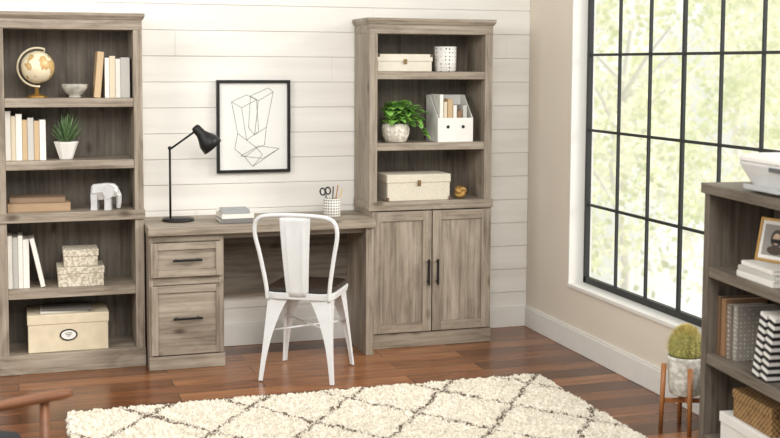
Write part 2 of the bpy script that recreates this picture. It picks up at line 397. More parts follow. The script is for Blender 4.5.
def octs(cz_,ry_,rz_,x,n=6): return [(x,ry_*math.cos(2*math.pi*j/n),cz_+rz_*math.sin(2*math.pi*j/n)) for j in range(n)]
loft_oct([octs(.090,.030,.042,-.072),octs(.094,.042,.050,-.060),octs(.100,.044,.050,.0),octs(.104,.040,.046,.03),octs(.106,.032,.040,.060),octs(.098,.020,.028,.082)])
for sx in(-.052,.026):
    for sy in(-.02,.02):
        lathe(bm,[(.026,0),(.024,.03),(.027,.085)],4,M=T(sx,sy,0,rz=45),sm=False)
tube(bm,[(.068,0,.10),(.084,0,.075),(.086,0,.035),(.082,0,.008)],[.022,.018,.014,.011],4)
for sy in(-1,1):
    pr=[(.026,.142),(.068,.124),(.060,.076),(.030,.058),(.004,.095)]
    loft(bm,[[(a,sy*.032,b_) for a,b_ in pr],[(a-.004,sy*.046,b_) for a,b_ in pr]],sm=False)
for f in bm.faces: f.smooth=False
bmesh.ops.scale(bm,vec=(.88,1,.95),verts=bm.verts[:])
out('elephant_figurine',bm,plain('white_ceramic_gloss',(212,212,212),.35,v=.85),loc=(.437,6.17,.8225),rot=(0,0,-14),label='small faceted white ceramic elephant figurine',cat='figurine')
MARB=mk('speckled_box_paper',srgb(176,166,146),srgb(220,212,196),(70,70,70),.7,lo=.42,hi=.58)
def sbox(x0,x1,y0,y1,z0,z1,mat,label,lid=.035,rz=0,group=None):
    c=((x0+x1)/2,(y0+y1)/2,z0+.0005); w=(x1-x0)/2; d=(y1-y0)/2; h=z1-z0
    p=thing('storage_box',label,'box',c,rz,group)
    bm=bmesh.new(); box(bm,-w+.004,w-.004,-d+.004,d-.004,0,h-.004); out('box_body',bm,mat,p,bevel=.003)
    bm=bmesh.new(); box(bm,-w,w,-d,d,h-lid,h); out('lid',bm,mat,p,bevel=.003)
    return p,w,d,h
sbox(.198,.432,6.14,6.32,.43,.532,MARB,'speckled cream box under a smaller one',group='speckled boxes')
sbox(.228,.404,6.15,6.31,.533,.62,MARB,'small speckled cream box stacked on a larger box',group='speckled boxes')
p,w,d,h=sbox(.045,.450,6.13,6.38,.10,.294,CREAM,'large cream storage box with oval label under magazines',lid=.05)
bm=bmesh.new()
lathe(bm,[(.042,0),(.042,.003)],32,M=T(0,-d+.0035,.085,rx=90,s=(1.05,.72,1)),mi=0); lathe(bm,[(.035,0),(.035,.0045)],32,M=T(0,-d+.0035,.085,rx=90,s=(1.05,.66,1)),mi=1)
for k in range(3): box(bm,-.018+.004*k,.018-.004*k,-d-.0016,-d-.0005,.094-.008*k,.097-.008*k,0)
out('label_plate',bm,[BLACKP,WHITE],p,label='black rimmed oval label')
flat(.11,.35,6.16,6.33,.295,.306,(210,206,198),'pale magazine lying on the cream box','magazines on the cream box',name='magazine',mat=cov((206,202,196)))
flat(.13,.37,6.15,6.32,.307,.318,(96,92,88),'grey magazine lying on top','magazines on the cream box',rz=-5,name='magazine')

# ---------------------------------------------------------------- right bookcase objects
BRASS=plain('aged_brass',(150,124,84),.4,.8)
p,w,d,h=sbox(1.905,2.228,6.15,6.33,1.538,1.634,plain('ivory_leather',(220,213,197),.5,bump=.2),'ivory box with dark metal corners and clasp',lid=.04)
for sx in(-1,1):
    bm=bmesh.new(); box(bm,min(sx*w,sx*(w-.014))-.0015,max(sx*w,sx*(w-.014))+.0015,-d-.0015,-d+.014,h-.016,h+.0015)
    out('corner_cap',bm,BROWN,p,bevel=.001,label='dark brown corner cap')
bm=bmesh.new(); box(bm,-.010,.010,-d-.004,-d-.0002,.042,.068)
out('clasp',bm,BRASS,p,bevel=.001,label='small aged brass clasp')
bm=bmesh.new(); lathe(bm,[(.056,0),(.060,.004),(.062,.14),(.058,.14),(.055,.01),(.01,.008)],36)
out('canister',bm,spots('black_dotted_white_ceramic',(230,228,223),(50,50,52),48,.2),loc=(2.325,6.21,1.5385),label='white ceramic canister with small black pattern',cat='canister')
p=thing('potted_pothos','leafy bright green pothos in a pale ribbed pot','potted plant',(2.025,6.19,1.1455))
bm=bmesh.new(); lathe(bm,[(.05,0),(.058,.005),(.072,.04),(.076,.075),(.070,.105),(.064,.105),(.066,.08),(.01,.078)],80,rib=.035,ribn=20); out('pot',bm,mk('pale_ribbed_pot',srgb(196,188,172),srgb(232,227,215),(50,50,70),.7,bump=.3,rnd=False,lo=.4,hi=.6),p)
bm=bmesh.new(); rnd=random.Random(5); cnt=0
while cnt<120:
    x_=rnd.gauss(.015,.06); y_=rnd.gauss(-.01,.035)
    if not(-.065<x_<.13 and abs(y_)<.07): continue
    zz=.10+.125*rnd.random()*(1-(x_-.02)**2/.025)
    a2=math.degrees(math.atan2(y_,x_-.01))+rnd.uniform(-50,50)
    if x_<-.03 and math.cos(R(a2))<-.3: a2=rnd.choice((-80,80,-60))
    leaf(bm,(x_,y_,zz),a2,rnd.uniform(.045,.07),rnd.uniform(.042,.056),rnd.uniform(-5,45),-60,'oval',6,fold=.12); cnt+=1
for i in range(5): leaf(bm,(.10+.01*i,-.06,.12-.02*i),-40+rnd.uniform(-40,40),.05,.04,-5,-60,'oval',6)
for i in range(16):
    az=rnd.uniform(0,360); tube(bm,[(0,0,.09),(.025*math.cos(R(az)),.025*math.sin(R(az)),.14),(.05*math.cos(R(az)),.04*math.sin(R(az)),.17)],.0015,5)
out('foliage',bm,LEAF,p,solid=.001)
mf=thing('magazine_file','white magazine file with two round finger holes','magazine file',(2.358,6.2,1.1455))
bm=bmesh.new(); w=.105;t=.004
box(bm,-w,w,-.075,-.071,0,.135)
box(bm,-w,w,.12,.124,0,.26); box(bm,-w,w,-.071,.12,0,t)
for sx in(-1,1):
    a,b_=sorted((sx*w,sx*(w-t)))
    pr=[(-.071,t),(.12,t),(.12,.26),(.06,.26),(-.071,.135)]
    loft(bm,[[(a,y,z) for y,z in pr],[(b_,y,z) for y,z in pr]],sm=False)
out('box_body',bm,WHITE,mf,bevel=.001)
for sx in(-.045,.045):
    bm=bmesh.new(); lathe(bm,[(.009,0),(.009,.003)],16,M=T(sx,-.075,.085,rx=90)); out('finger_hole',bm,BLACKP,mf,label='black round grommet')
g='booklets in the magazine file'
xx=2.268
for w_,h_,c_,l_ in((.022,.26,W_,'tall white booklet'),(.02,.22,CR,'cream booklet'),(.03,.235,TN,'tan booklet'),(.022,.20,W_,'white booklet'),(.03,.17,BR,'brown booklet'),(.025,.2,LG,'pale grey booklet')):
    book(xx+w_/2,6.14,1.1505,w_-.001,h_,.15,c_,l_+' standing in the magazine file',g); xx+=w_+.003
RAT=weave('ivory_fine_weave',(196,187,168),(228,221,206),130,bump=.6)
p,w,d,h=sbox(1.958,2.334,6.13,6.34,.82,.966,RAT,'ivory fine-woven box with metal clasp',lid=.045)
bm=bmesh.new(); box(bm,-.010,.010,-d-.004,-d-.0002,.082,.114); out('clasp',bm,BRASS,p,bevel=.001,label='small aged brass clasp')
for a,b_ in((-w-.002,-w+.012),(w-.012,w+.002)):
    bm=bmesh.new(); box(bm,a,b_,-d-.002,-d+.012,.0,.02); out('corner_cap',bm,BROWN,p,bevel=.001,label='tan leather corner cap')
bm=bmesh.new()
pts=[((.016+.008*math.cos(3*a))*math.cos(2*a),(.016+.008*math.cos(3*a))*math.sin(2*a),.010*math.sin(3*a)) for a in [2*math.pi*k/72 for k in range(72)]]
tube(bm,pts,.0155,10,cyc=True,M=T(0,0,0,rx=70))
out('knot_ornament',bm,plain('dull_gold',(178,140,80),.5,.7),loc=(2.400,6.15,.8605),label='small gold knot ornament',cat='ornament')

# ---------------------------------------------------------------- art
ax0,ax1,az0,az1=1.061,1.473,.974,1.487
cx,cz=(ax0+ax1)/2,(az0+az1)/2; w=(ax1-ax0)/2; hh=(az1-az0)/2
ar=thing('framed_art','black framed abstract line drawing hung on shiplap wall','picture',(cx,WY-.001,cz))
bm=bmesh.new(); f_=.016
box(bm,-w,w,-.026,0,hh-f_,hh); box(bm,-w,w,-.026,0,-hh,-hh+f_); box(bm,-w,-w+f_,-.026,0,-hh+f_,hh-f_); box(bm,w-f_,w,-.026,0,-hh+f_,hh-f_)
out('frame',bm,BLACK,ar,bevel=.001)
bm=bmesh.new(); box(bm,-w+f_,w-f_,-.010,-.002,-hh+f_,hh-f_)
def strip(a,b_,t=.0022):
    a=Vector(a);b_=Vector(b_);d=(b_-a).normalized();n=Vector((-d.y,d.x))*t/2
    q=[a-n,b_-n,b_+n,a+n]; vs=[bm.verts.new((p.x,-.0106,p.y)) for p in q]; fadd(bm,vs,1)
def P2(u,v): return (-w+(u-216)/74*2*w, hh-(v-80)/94*2*hh)
# overlapping folded prism shapes
polys=[[(231,102),(246,95),(256,100),(241,108),(231,102)],[(231,102),(237,134),(246,141),(241,108)],[(256,100),(258,132),(246,141)],
       [(250,96),(268,88),(273,92),(258,101),(250,96)],[(258,101),(254,136),(266,128),(273,92)],[(250,96),(248,128),(254,136)],
       [(237,134),(234,150),(244,158),(256,149),(246,141)],[(244,158),(252,168),(262,156),(256,149)],[(266,128),(264,146),(256,149)],
       [(240,157),(258,147),(279,150),(262,160),(240,157)],[(252,168),(279,150)]]
for pl in polys:
    for i in range(len(pl)-1): strip(P2(*pl[i]),P2(*pl[i+1]))
out('print',bm,[plain('drawing_paper',(236,235,231),.7,v=.98),INK],ar,label='white paper with fine geometric pen lines')

# ---------------------------------------------------------------- desk objects
zt=.7455
lp=thing('desk_lamp','black metal adjustable desk lamp on a round base','lamp',(.820,6.20,zt))
bm=bmesh.new(); lathe(bm,[(.083,0),(.085,.006),(.081,.014),(.02,.018)],40); out('base',bm,BLACK,lp)
bm=bmesh.new(); tube(bm,[(-.041,0,.016),(-.041,0,.383)],.0060,10); sph(bm,(-.041,0,.386),.011,seg=14,rings=8); out('pole',bm,BLACK,lp)
bm=bmesh.new(); tube(bm,[(-.041,-.004,.38),(.092,-.02,.476)],.0055,10); sph(bm,(.094,-.02,.477),.011,seg=14,rings=8); out('arm',bm,BLACK,lp)
bm=bmesh.new(); Mx=T(.100,-.024,.484,ry=139)
lathe(bm,[(.004,-.022),(.018,-.020),(.024,-.01),(.027,.03),(.038,.055),(.054,.085),(.058,.125),(.055,.125),(.050,.085),(.03,.055),(.01,.04)],32,M=Mx)
out('lamp_shade',bm,BLACK,lp)
g='books stacked on the desk'
flat(1.015,1.185,6.02,6.20,zt,zt+.022,(120,118,116),'grey book at the bottom of a stack',g)
flat(1.02,1.19,6.025,6.205,zt+.023,zt+.047,(226,222,214),'white book in a small stack',g,rz=2)
flat(1.03,1.175,6.03,6.19,zt+.048,zt+.066,(160,162,164),'light grey book on top of a stack',g,rz=-3)
pc=thing('pencil_cup','white cup with dark dot pattern holding scissors and pencils','cup',(1.650,6.16,zt))
bm=bmesh.new(); lathe(bm,[(.046,0),(.048,.003),(.048,.10),(.045,.10),(.044,.006),(.01,.005)],36)
m,nt,b=nodes('dotted_cup_ceramic'); tc=N(nt,'ShaderNodeTexCoord'); sp=N(nt,'ShaderNodeSeparateXYZ'); nt.links.new(tc.outputs['Object'],sp.inputs[0])
at=N(nt,'ShaderNodeMath',operation='ARCTAN2'); nt.links.new(sp.outputs[1],at.inputs[0]); nt.links.new(sp.outputs[0],at.inputs[1])
mu=N(nt,'ShaderNodeMath',operation='MULTIPLY'); mu.inputs[1].default_value=10/math.pi; nt.links.new(at.outputs[0],mu.inputs[0])
mz=N(nt,'ShaderNodeMath',operation='MULTIPLY'); mz.inputs[1].default_value=66; nt.links.new(sp.outputs[2],mz.inputs[0])
cb=N(nt,'ShaderNodeCombineXYZ'); nt.links.new(mu.outputs[0],cb.inputs[0]); nt.links.new(mz.outputs[0],cb.inputs[1])
vo=N(nt,'ShaderNodeTexVoronoi'); vo.inputs['Scale'].default_value=1; vo.inputs['Randomness'].default_value=0; nt.links.new(cb.outputs[0],vo.inputs['Vector'])
r=ramp(nt,[(.30,srgb(84,82,80)),(.36,srgb(226,223,216))]); nt.links.new(vo.outputs['Distance'],r.inputs[0]); nt.links.new(r.outputs[0],b.inputs['Base Color'])
out('cup',bm,m,pc)
sc_o=thing('scissors','black handled scissors standing in the cup','scissors',(1.630,6.155,zt+.006))
bm=bmesh.new()
for cxx in(-.014,.016):
    tube(bm,[(cxx+.014*math.cos(a),0,.135+.019*math.sin(a)) for a in [2*math.pi*k/20 for k in range(20)]],.0042,8,cyc=True)
out('handle',bm,BLACKP,sc_o,rot=(0,-8,0))
bm=bmesh.new(); box(bm,-.006,0,-.001,.001,.002,.12); box(bm,.001,.007,-.0005,.0015,.002,.12); out('blade',bm,plain('steel',(190,190,192),.25,.9),sc_o,rot=(0,-8,0))
for k,(px,rx,ry,L,c_) in enumerate(((1.665,4,9,.165,(176,120,70)),(1.657,-5,4,.155,(60,56,52)),(1.675,2,14,.15,(210,180,120)))):
    bm=bmesh.new(); lathe(bm,[(.0008,0),(.0035,.012),(.0035,L)],8,sm=False)
    out('pencil',bm,cov(c_),loc=(px-.005,6.17-.008*k,zt+.008),rot=(rx,ry,0),label='wooden pencil standing in the cup',cat='pencil',group='pencils in the cup')

# ---------------------------------------------------------------- white metal chair
ch=thing('side_chair','white metal cafe chair with dark wood seat at the desk','chair',(1.406,5.722,0),-30)
def rsq(w,d,r,z,n=6):
    o=[]
    for cx_,cy_,a0 in((w-r,d-r,0),(-w+r,d-r,90),(-w+r,-d+r,180),(w-r,-d+r,270)):
        for k in range(n+1):
            a=R(a0+90*k/n); o.append((cx_+r*math.cos(a),cy_+r*math.sin(a),z))
    return o
bm=bmesh.new(); loft(bm,[rsq(.178,.178,.07,.416),rsq(.181,.181,.07,.432),rsq(.183,.183,.07,.445),rsq(.176,.176,.068,.449),rsq(.168,.168,.064,.447)],sm=False)
out('seat_frame',bm,WMETAL,ch,bevel=.001)
bm=bmesh.new(); loft(bm,[rsq(.172,.172,.066,.4495),rsq(.179,.179,.07,.460),rsq(.168,.168,.064,.470)],sm=False)
out('seat',bm,DARKW,ch,bevel=.001,label='dark brown wooden seat')
for sx in(-1,1):
    for sy in(-1,1):
        bm=bmesh.new(); secs=[]
        for t in [k/12 for k in range(13)]:
            z=.440*(1-t)+.006*t
            cx_=sx*(.142+.036*t**1.1); cy_=sy*(.142+.052*t**1.1)
            w_=.052*(1-t)**2.6+.0135+.007*(1-t)
            o1=(cx_+sx*.016,cy_+sy*.016)
            secs.append([(o1[0],o1[1],z),(o1[0]-sx*w_*1.6,o1[1]-sy*.001,z),(o1[0]-sx*w_*1.6,o1[1]-sy*.006,z),(o1[0]-sx*.010,o1[1]-sy*.010,z),(o1[0]-sx*.006,o1[1]-sy*w_*1.6,z),(o1[0]-sx*.001,o1[1]-sy*w_*1.6,z)])
        loft(bm,secs,sm=False)
        out('leg',bm,WMETAL,ch,bevel=.0015)
bm=bmesh.new()
tube(bm,[(-.164,-.164,.25),(.164,.164,.25)],.005,8); tube(bm,[(-.164,.164,.262),(.164,-.164,.262)],.005,8)
out('cross_brace',bm,WMETAL,ch)
bm=bmesh.new()
hp=[(-.158,-.165,.41),(-.166,-.175,.50),(-.190,-.192,.64),(-.209,-.207,.735),(-.206,-.215,.79),(-.185,-.220,.822),(-.14,-.225,.836),(-.07,-.227,.841),(0,-.228,.842)]
hp=hp+[(-x,y,z) for x,y,z in hp[-2::-1]]
tube(bm,smoothpts(hp,5),.0105,12); out('back_hoop',bm,WMETAL,ch)
bm=bmesh.new(); secs=[]
for k in range(15):
    t=k/14; z=.430+.408*t; y=-.178-.048*t-.008*math.sin(math.pi*t); w_=.056+.024*t
    # two pressed vertical ribs with a raised middle field
    fade=min(1,6*t,6*(1-t))
    sec=[]; nq=25
    prof=lambda q: -.006*(1-q*q)-(.006*fade*(math.exp(-((abs(q)-.55)/.09)**2)))+.004*fade*math.exp(-(q/.32)**4)
    for j in range(nq):
        q=-1+2*j/(nq-1); sec.append((w_*q,y+prof(q),z))
    for j in range(nq-1,-1,-1):
        q=-1+2*j/(nq-1); sec.append((w_*q*.997,y+.003+prof(q),z))
    secs.append(sec)
loft(bm,secs); out('back_splat',bm,WMETAL,ch)

# ---------------------------------------------------------------- rug
def rugmat():
    m,nt,b=nodes('shag_rug_wool'); mp=coords(nt,(1,1,1),False)
    nz=N(nt,'ShaderNodeTexNoise'); nz.inputs['Scale'].default_value=10; nz.inputs['Detail'].default_value=7; nz.inputs['Roughness'].default_value=.8; nt.links.new(mp.outputs[0],nz.inputs['Vector'])
    sb=N(nt,'ShaderNodeVectorMath',operation='SUBTRACT'); sb.inputs[1].default_value=(.5,.5,.5); nt.links.new(nz.outputs['Color'],sb.inputs[0])
    s2=N(nt,'ShaderNodeVectorMath',operation='SCALE'); s2.inputs['Scale'].default_value=.15; nt.links.new(sb.outputs[0],s2.inputs[0])
    ad=N(nt,'ShaderNodeVectorMath',operation='ADD'); nt.links.new(mp.outputs[0],ad.inputs[0]); nt.links.new(s2.outputs[0],ad.inputs[1])
    sp=N(nt,'ShaderNodeSeparateXYZ'); nt.links.new(ad.outputs[0],sp.inputs[0])
    def M(op,a,b_=None,c=None):
        n=N(nt,'ShaderNodeMath',operation=op)
        for i,v in enumerate((a,b_,c)):
            if v is None: continue
            if isinstance(v,(int,float)): n.inputs[i].default_value=v
            else: nt.links.new(v,n.inputs[i])
        return n.outputs[0]
    X_=M('DIVIDE',sp.outputs[0],.46); Y_=M('DIVIDE',sp.outputs[1],.62)
    ds=[]
    for s in(1,-1):
        u=M('ADD',X_,M('MULTIPLY',Y_,s)); fr=M('ABSOLUTE',M('SUBTRACT',M('FRACT',M('ADD',u,20.25)),.5)); ds.append(fr)
    d=M('MINIMUM',ds[0],ds[1])
    line=M('LESS_THAN',d,.026)
    fn=N(nt,'ShaderNodeTexNoise'); fn.inputs['Scale'].default_value=70; fn.inputs['Detail'].default_value=3; nt.links.new(mp.outputs[0],fn.inputs['Vector'])
    br=M('GREATER_THAN',fn.outputs['Fac'],.46); line=M('MULTIPLY',line,br)
    cr=ramp(nt,[(.3,srgb(196,187,171)),(.6,srgb(237,231,218))]); nt.links.new(fn.outputs['Fac'],cr.inputs[0])
    mm=N(nt,'ShaderNodeMix',data_type='RGBA'); nt.links.new(line,mm.inputs[0]); nt.links.new(cr.outputs[0],mm.inputs[6]); mm.inputs[7].default_value=(*srgb(104,86,74),1)
    nt.links.new(mm.outputs[2],b.inputs['Base Color']); b.inputs['Roughness'].default_value=1; b.inputs['Specular IOR Level'].default_value=.1
    return m
rx0,rx1,ry0,ry1=.200,2.50,3.75,5.31
bm=bmesh.new(); nx,ny=440,298; g_=[]; rnd=random.Random(11)
W2,H2=(rx1-rx0)/2,(ry1-ry0)/2
for j in range(ny+1):
    rw=[]
    for i in range(nx+1):
        x=-W2+2*W2*i/nx; y=-H2+2*H2*j/ny
        ed=(i in(0,nx) or j in(0,ny))
        hgt=.001 if ed else .010+.025*rnd.random()*(.8+noise.noise(Vector((x*18,y*18,0)))*.5)
        jx=rnd.uniform(-.003,.003)*(4 if ed else 1); jy=rnd.uniform(-.003,.003)*(4 if ed else 1)
        rw.append(bm.verts.new((x+jx,y+jy,max(hgt,.001))))
    g_.append(rw)
for j in range(ny):
    for i in range(nx): fadd(bm,[g_[j][i],g_[j][i+1],g_[j+1][i+1],g_[j+1][i]],0,False)
out('rug',bm,rugmat(),loc=((rx0+rx1)/2,(ry0+ry1)/2,.0005),label='cream shag rug with brown trellis lattice lines',cat='rug')

# ---------------------------------------------------------------- cactus on stand
PX,PY=2.752,4.35
ps=thing('plant_stand','golden brown wooden plant stand with round legs','plant stand',(PX,PY,0),10)
for a in(60,150,240,330):
    bm=bmesh.new(); c_,s_=math.cos(R(a)),math.sin(R(a))
    tube(bm,[(.102*c_,.102*s_,.0005),(.093*c_,.093*s_,.29)],[.0095,.012],12); out('leg',bm,GOLDENW,ps)
for a in(60,150):
    bm=bmesh.new(); box(bm,-.088,.088,-.009,.009,.138 if a==60 else .1201,.1565 if a==60 else .1379,M=T(rz=a)); out('cross_bar',bm,GOLDENW,ps)
pk=thing('potted_cactus','golden barrel cactus in a pale stone pot','potted plant',(PX,PY,.1575))
bm=bmesh.new(); lathe(bm,[(.058,0),(.066,.006),(.074,.07),(.077,.158),(.079,.170),(.073,.170),(.071,.150),(.01,.148)],36); out('pot',bm,mk('stone_pot',srgb(184,180,171),srgb(228,225,218),(45,45,45),.7,bump=.7,lo=.38,hi=.62),pk)
bm=bmesh.new(); secs=[]; seg=72
for i in range(15):
    a=-.35+ (math.pi/2+.35)*i/14; cr=max(math.cos(a),.01)
    secs.append([((.072*cr*(1+.06*math.cos(18*2*math.pi*j/seg)))*math.cos(2*math.pi*j/seg),(.072*cr*(1+.06*math.cos(18*2*math.pi*j/seg)))*math.sin(2*math.pi*j/seg),.200+.092*math.sin(a)) for j in range(seg)])
loft(bm,secs); out('cactus_body',bm,mk('cactus_green',srgb(122,126,64),srgb(172,166,96),(40,40,40),.6),pk)
bm=bmesh.new(); rnd=random.Random(2)
for i in range(2200):
    a=rnd.uniform(-.1,1.5); b_=rnd.uniform(0,2*math.pi); n_=Vector((math.cos(a)*math.cos(b_),math.cos(a)*math.sin(b_),math.sin(a)))
    p0=Vector((n_.x*.073,n_.y*.073,.200+n_.z*.092)); q=(n_+Vector((rnd.uniform(-.6,.6),rnd.uniform(-.6,.6),rnd.uniform(-.6,.6)))).normalized()
    s_=q.cross(Vector((0,0,1))).normalized()*.0013
    v=[bm.verts.new(p0-s_),bm.verts.new(p0+s_),bm.verts.new(p0+q*.021)]; fadd(bm,v)
out('spines',bm,plain('cactus_spine',(222,206,136),.6),pk,kind='stuff')

# ---------------------------------------------------------------- low bookcase on right wall
LO=(2.62,4.035,0)
LC=thing('bookcase','low dark grey oak bookcase holding a printer by the window','bookcase',LO,-96)
Lc=.84; Dc=.295
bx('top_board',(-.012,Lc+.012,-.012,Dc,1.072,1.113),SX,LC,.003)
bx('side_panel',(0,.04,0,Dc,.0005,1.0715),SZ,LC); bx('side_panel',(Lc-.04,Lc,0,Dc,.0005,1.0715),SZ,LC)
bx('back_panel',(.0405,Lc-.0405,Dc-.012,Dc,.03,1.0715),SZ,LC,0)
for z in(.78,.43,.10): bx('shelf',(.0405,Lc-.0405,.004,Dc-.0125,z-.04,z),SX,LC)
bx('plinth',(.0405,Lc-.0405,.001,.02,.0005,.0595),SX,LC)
LM=Matrix.Translation(LO)@Matrix.Rotation(R(-96),4,'Z')
def inL(s,d,z): v=LM@Vector((s,d,z)); return (v.x,v.y,v.z)
pr=thing('printer','white desktop inkjet printer on the low bookcase','printer',inL(.445,.145,1.1135),-96)
PRW=plain('printer_white',(222,222,220),.4,v=.96)
bm=bmesh.new(); loft(bm,[rsq(.150,.090,.03,.0),rsq(.162,.100,.035,.010),rsq(.205,.124,.04,.070),rsq(.224,.134,.04,.098),rsq(.224,.134,.04,.108)],sm=False); out('printer_body',bm,PRW,pr,bevel=.004)
bm=bmesh.new(); loft(bm,[rsq(.221,.131,.04,.1085),rsq(.226,.136,.042,.112),rsq(.224,.134,.042,.126),rsq(.200,.114,.036,.137),rsq(.12,.06,.02,.141)],sm=True); out('scanner_lid',bm,WHITE,pr,bevel=.002)
bm=bmesh.new(); box(bm,-.12,.12,-.155,-.108,.012,.018); box(bm,-.12,.12,-.158,-.155,.012,.03); out('paper_tray',bm,plain('printer_grey',(190,192,195),.5),pr,bevel=.002)
bm=bmesh.new(); box(bm,.02,.10,-.1370,-.118,.084,.100); out('control_panel',bm,plain('panel_grey',(92,94,98),.3),pr,bevel=.001)
def flatL(s0,s1,d0,d1,z0,z1,rgb,label,group,rz=0,mat=None):
    w=(s1-s0)/2; d=(d1-d0)/2; t=z1-z0; c=.0025
    bm=bmesh.new(); box(bm,-w,w,-d,d,0,c); box(bm,-w,w,-d,d,t-c,t); box(bm,-w,w,-d,-d+c,c,t-c); box(bm,-w+.004,w-.004,-d+c,d-.004,c,t-c,1)
    return out('book',bm,[mat or cov(rgb),PAGE],loc=inL((s0+s1)/2,(d0+d1)/2,z0+.0005),rot=(0,0,-96+rz),bevel=.0008,bseg=1,label=label,cat='book',group=group)
g='books stacked on the low bookcase shelf'
flatL(.235,.50,.02,.20,.78,.802,W_,'white book at the bottom of a stack',g)
flatL(.24,.49,.025,.195,.803,.823,LG,'pale grey book in a stack',g,2)
flatL(.245,.49,.03,.19,.824,.84,W_,'white book on top of a stack',g,-2)
pf=thing('photo_frame','gold framed portrait photograph standing on stacked books','photo frame',inL(.325,.12,.8415),-76)
bm=bmesh.new(); a_=.085; b_=.165; f_=.010
Mt=T(rx=-12)
for q in((-a_,a_,0,f_),(-a_,a_,b_-f_,b_),(-a_,-a_+f_,f_,b_-f_),(a_-f_,a_,f_,b_-f_)): box(bm,q[0],q[1],-.006,.006,q[2],q[3],M=Mt)
out('frame',bm,plain('antique_gold',(190,150,88),.4,.6),pf,bevel=.001)
bm=bmesh.new(); box(bm,-a_+f_,a_-f_,-.002,.003,f_,b_-f_,0,Mt)
box(bm,-a_+f_+.014,a_-f_-.014,-.003,-.002,f_+.014,b_-f_-.014,1,Mt)
def disc(cx_,cz_,rx_,rz_,mi,yy): 
    vs=[vadd(bm,(cx_+rx_*math.cos(2*math.pi*k/20),yy,cz_+rz_*math.sin(2*math.pi*k/20)),Mt) for k in range(20)]; fadd(bm,vs,mi)
disc(0,.090,.028,.034,3,-.0033); disc(0,.045,.038,.017,3,-.0034); disc(0,.088,.017,.022,2,-.0036)
out('photo_print',bm,[WHITE,plain('photo_tone',(150,146,140),.5),plain('photo_face',(206,178,156),.5),plain('photo_hair',(70,56,48),.5)],pf)
bm=bmesh.new(); box(bm,-.02,.02,.004,.007,0,.09,M=T(0,.03,0,rx=18)); out('back_stand',bm,BLACKP,pf)
g='notebooks standing on the low bookcase shelf'
def bookL(s,d,z,w,h,dep,rgb,label,tilt=0,mat=None):
    return out('notebook',bookbm(w,dep,h,.003),[mat or cov(rgb),PAGE],loc=inL(s,d,z),rot=(0,tilt,-96),bevel=.001,bseg=1,label=label,cat='notebook',group=g)
bookL(.065,.04,.4305,.022,.235,.18,(110,84,62),'brown notebook standing upright')
bookL(.094,.045,.4305,.030,.23,.18,(150,114,82),'brown notebook standing upright')
bookL(.128,.05,.4305,.030,.215,.16,None,'taupe notebook with pale dots',mat=spots('dotted_taupe_cover',(128,118,108),(220,214,204),55,.2))
bookL(.162,.06,.4305,.030,.215,.18,None,'grey dotted notebook standing upright',mat=spots('dotted_grey_cover',(150,144,136),(220,216,208),60,.2))
def stripes():
    m,nt,b=nodes('black_white_striped_cover'); mp=coords(nt,(1,1,1),False); w=N(nt,'ShaderNodeTexWave'); w.bands_direction='Z'; w.inputs['Scale'].default_value=11; nt.links.new(mp.outputs[0],w.inputs['Vector'])
    r=ramp(nt,[(.47,srgb(34,34,36)),(.53,srgb(226,224,220))]); nt.links.new(w.outputs['Fac'],r.inputs[0]); nt.links.new(r.outputs[0],b.inputs['Base Color']); b.inputs['Roughness'].default_value=.6; return m
ST=stripes()
bookL(.405,.012,.4355,.045,.25,.18,None,'black and white striped binder leaning on another',tilt=12,mat=ST)
bookL(.465,.012,.4355,.045,.25,.18,None,'black and white striped binder leaning on another',tilt=12,mat=ST)
def sboxL(s0,s1,d0,d1,z0,z1,mat,label,lid):
    p=thing('storage_box',label,'box',inL((s0+s1)/2,(d0+d1)/2,z0+.0005),-96); w=(s1-s0)/2; d=(d1-d0)/2; h=z1-z0
    bm=bmesh.new(); box(bm,-w+.004,w-.004,-d+.004,d-.004,0,h-.004); out('box_body',bm,mat,p,bevel=.003)
    bm=bmesh.new(); box(bm,-w,w,-d,d,h-lid,h); out('lid',bm,mat,p,bevel=.003)
sboxL(.14,.55,.015,.27,.10,.225,WHITE,'white lidded storage box under a woven box',.04)
sboxL(.21,.50,.03,.25,.226,.335,weave('brown_woven_seagrass',(84,62,38),(176,138,88),90),'brown woven seagrass box on a white box',.035)

# ---------------------------------------------------------------- armchair
ac=thing('armchair','walnut framed armchair with dark slate cushions','armchair',(-.27,3.13,0),0)
def bar(name,pts,w,h,mat,n=5):
    P=smoothpts(pts,n); bm=bmesh.new(); secs=[]
    for i,p in enumerate(P):
        t=(P[min(i+1,len(P)-1)]-P[max(i-1,0)]).normalized(); s_=Vector((0,1,0)); u=t.cross(s_).normalized()
        k=i/(len(P)-1); e_=min(1,.7+3*min(k,1-k))
        ww=w*e_/2; hh=h*e_/2
        sg=lambda v: (1 if v>=0 else -1)*abs(v)**.5
        secs.append([tuple(p+s_*ww*sg(math.cos(a))+u*hh*sg(math.sin(a))) for a in [2*math.pi*j/16 for j in range(16)]])
    loft(bm,secs); return out(name,bm,mat,ac)
for sy in(-.36,.375):
    bar('armrest',[(-.42,sy,.52),(-.1,sy,.550),(.15,sy,.576),(.33,sy,.598),(.418,sy,.608)],.052,.026,WALNUT)
    bm=bmesh.new(); tube(bm,[(.34,sy,.0005),(.337,sy,.25),(.34,sy,.588)],[.013,.016,.014],12); out('leg',bm,WALNUT,ac)
    bm=bmesh.new(); tube(bm,[(-.42,sy,.0005),(-.38,sy,.25),(-.40,sy,.53)],[.013,.02,.018],12); out('leg',bm,WALNUT,ac)
bm=bmesh.new(); box(bm,-.40,.30,-.355,-.325,.27,.33); box(bm,-.40,.30,.335,.365,.27,.33); box(bm,.28,.31,-.325,.335,.27,.33); box(bm,-.40,-.37,-.325,.335,.27,.33); out('seat_rail',bm,WALNUT,ac,bevel=.004)
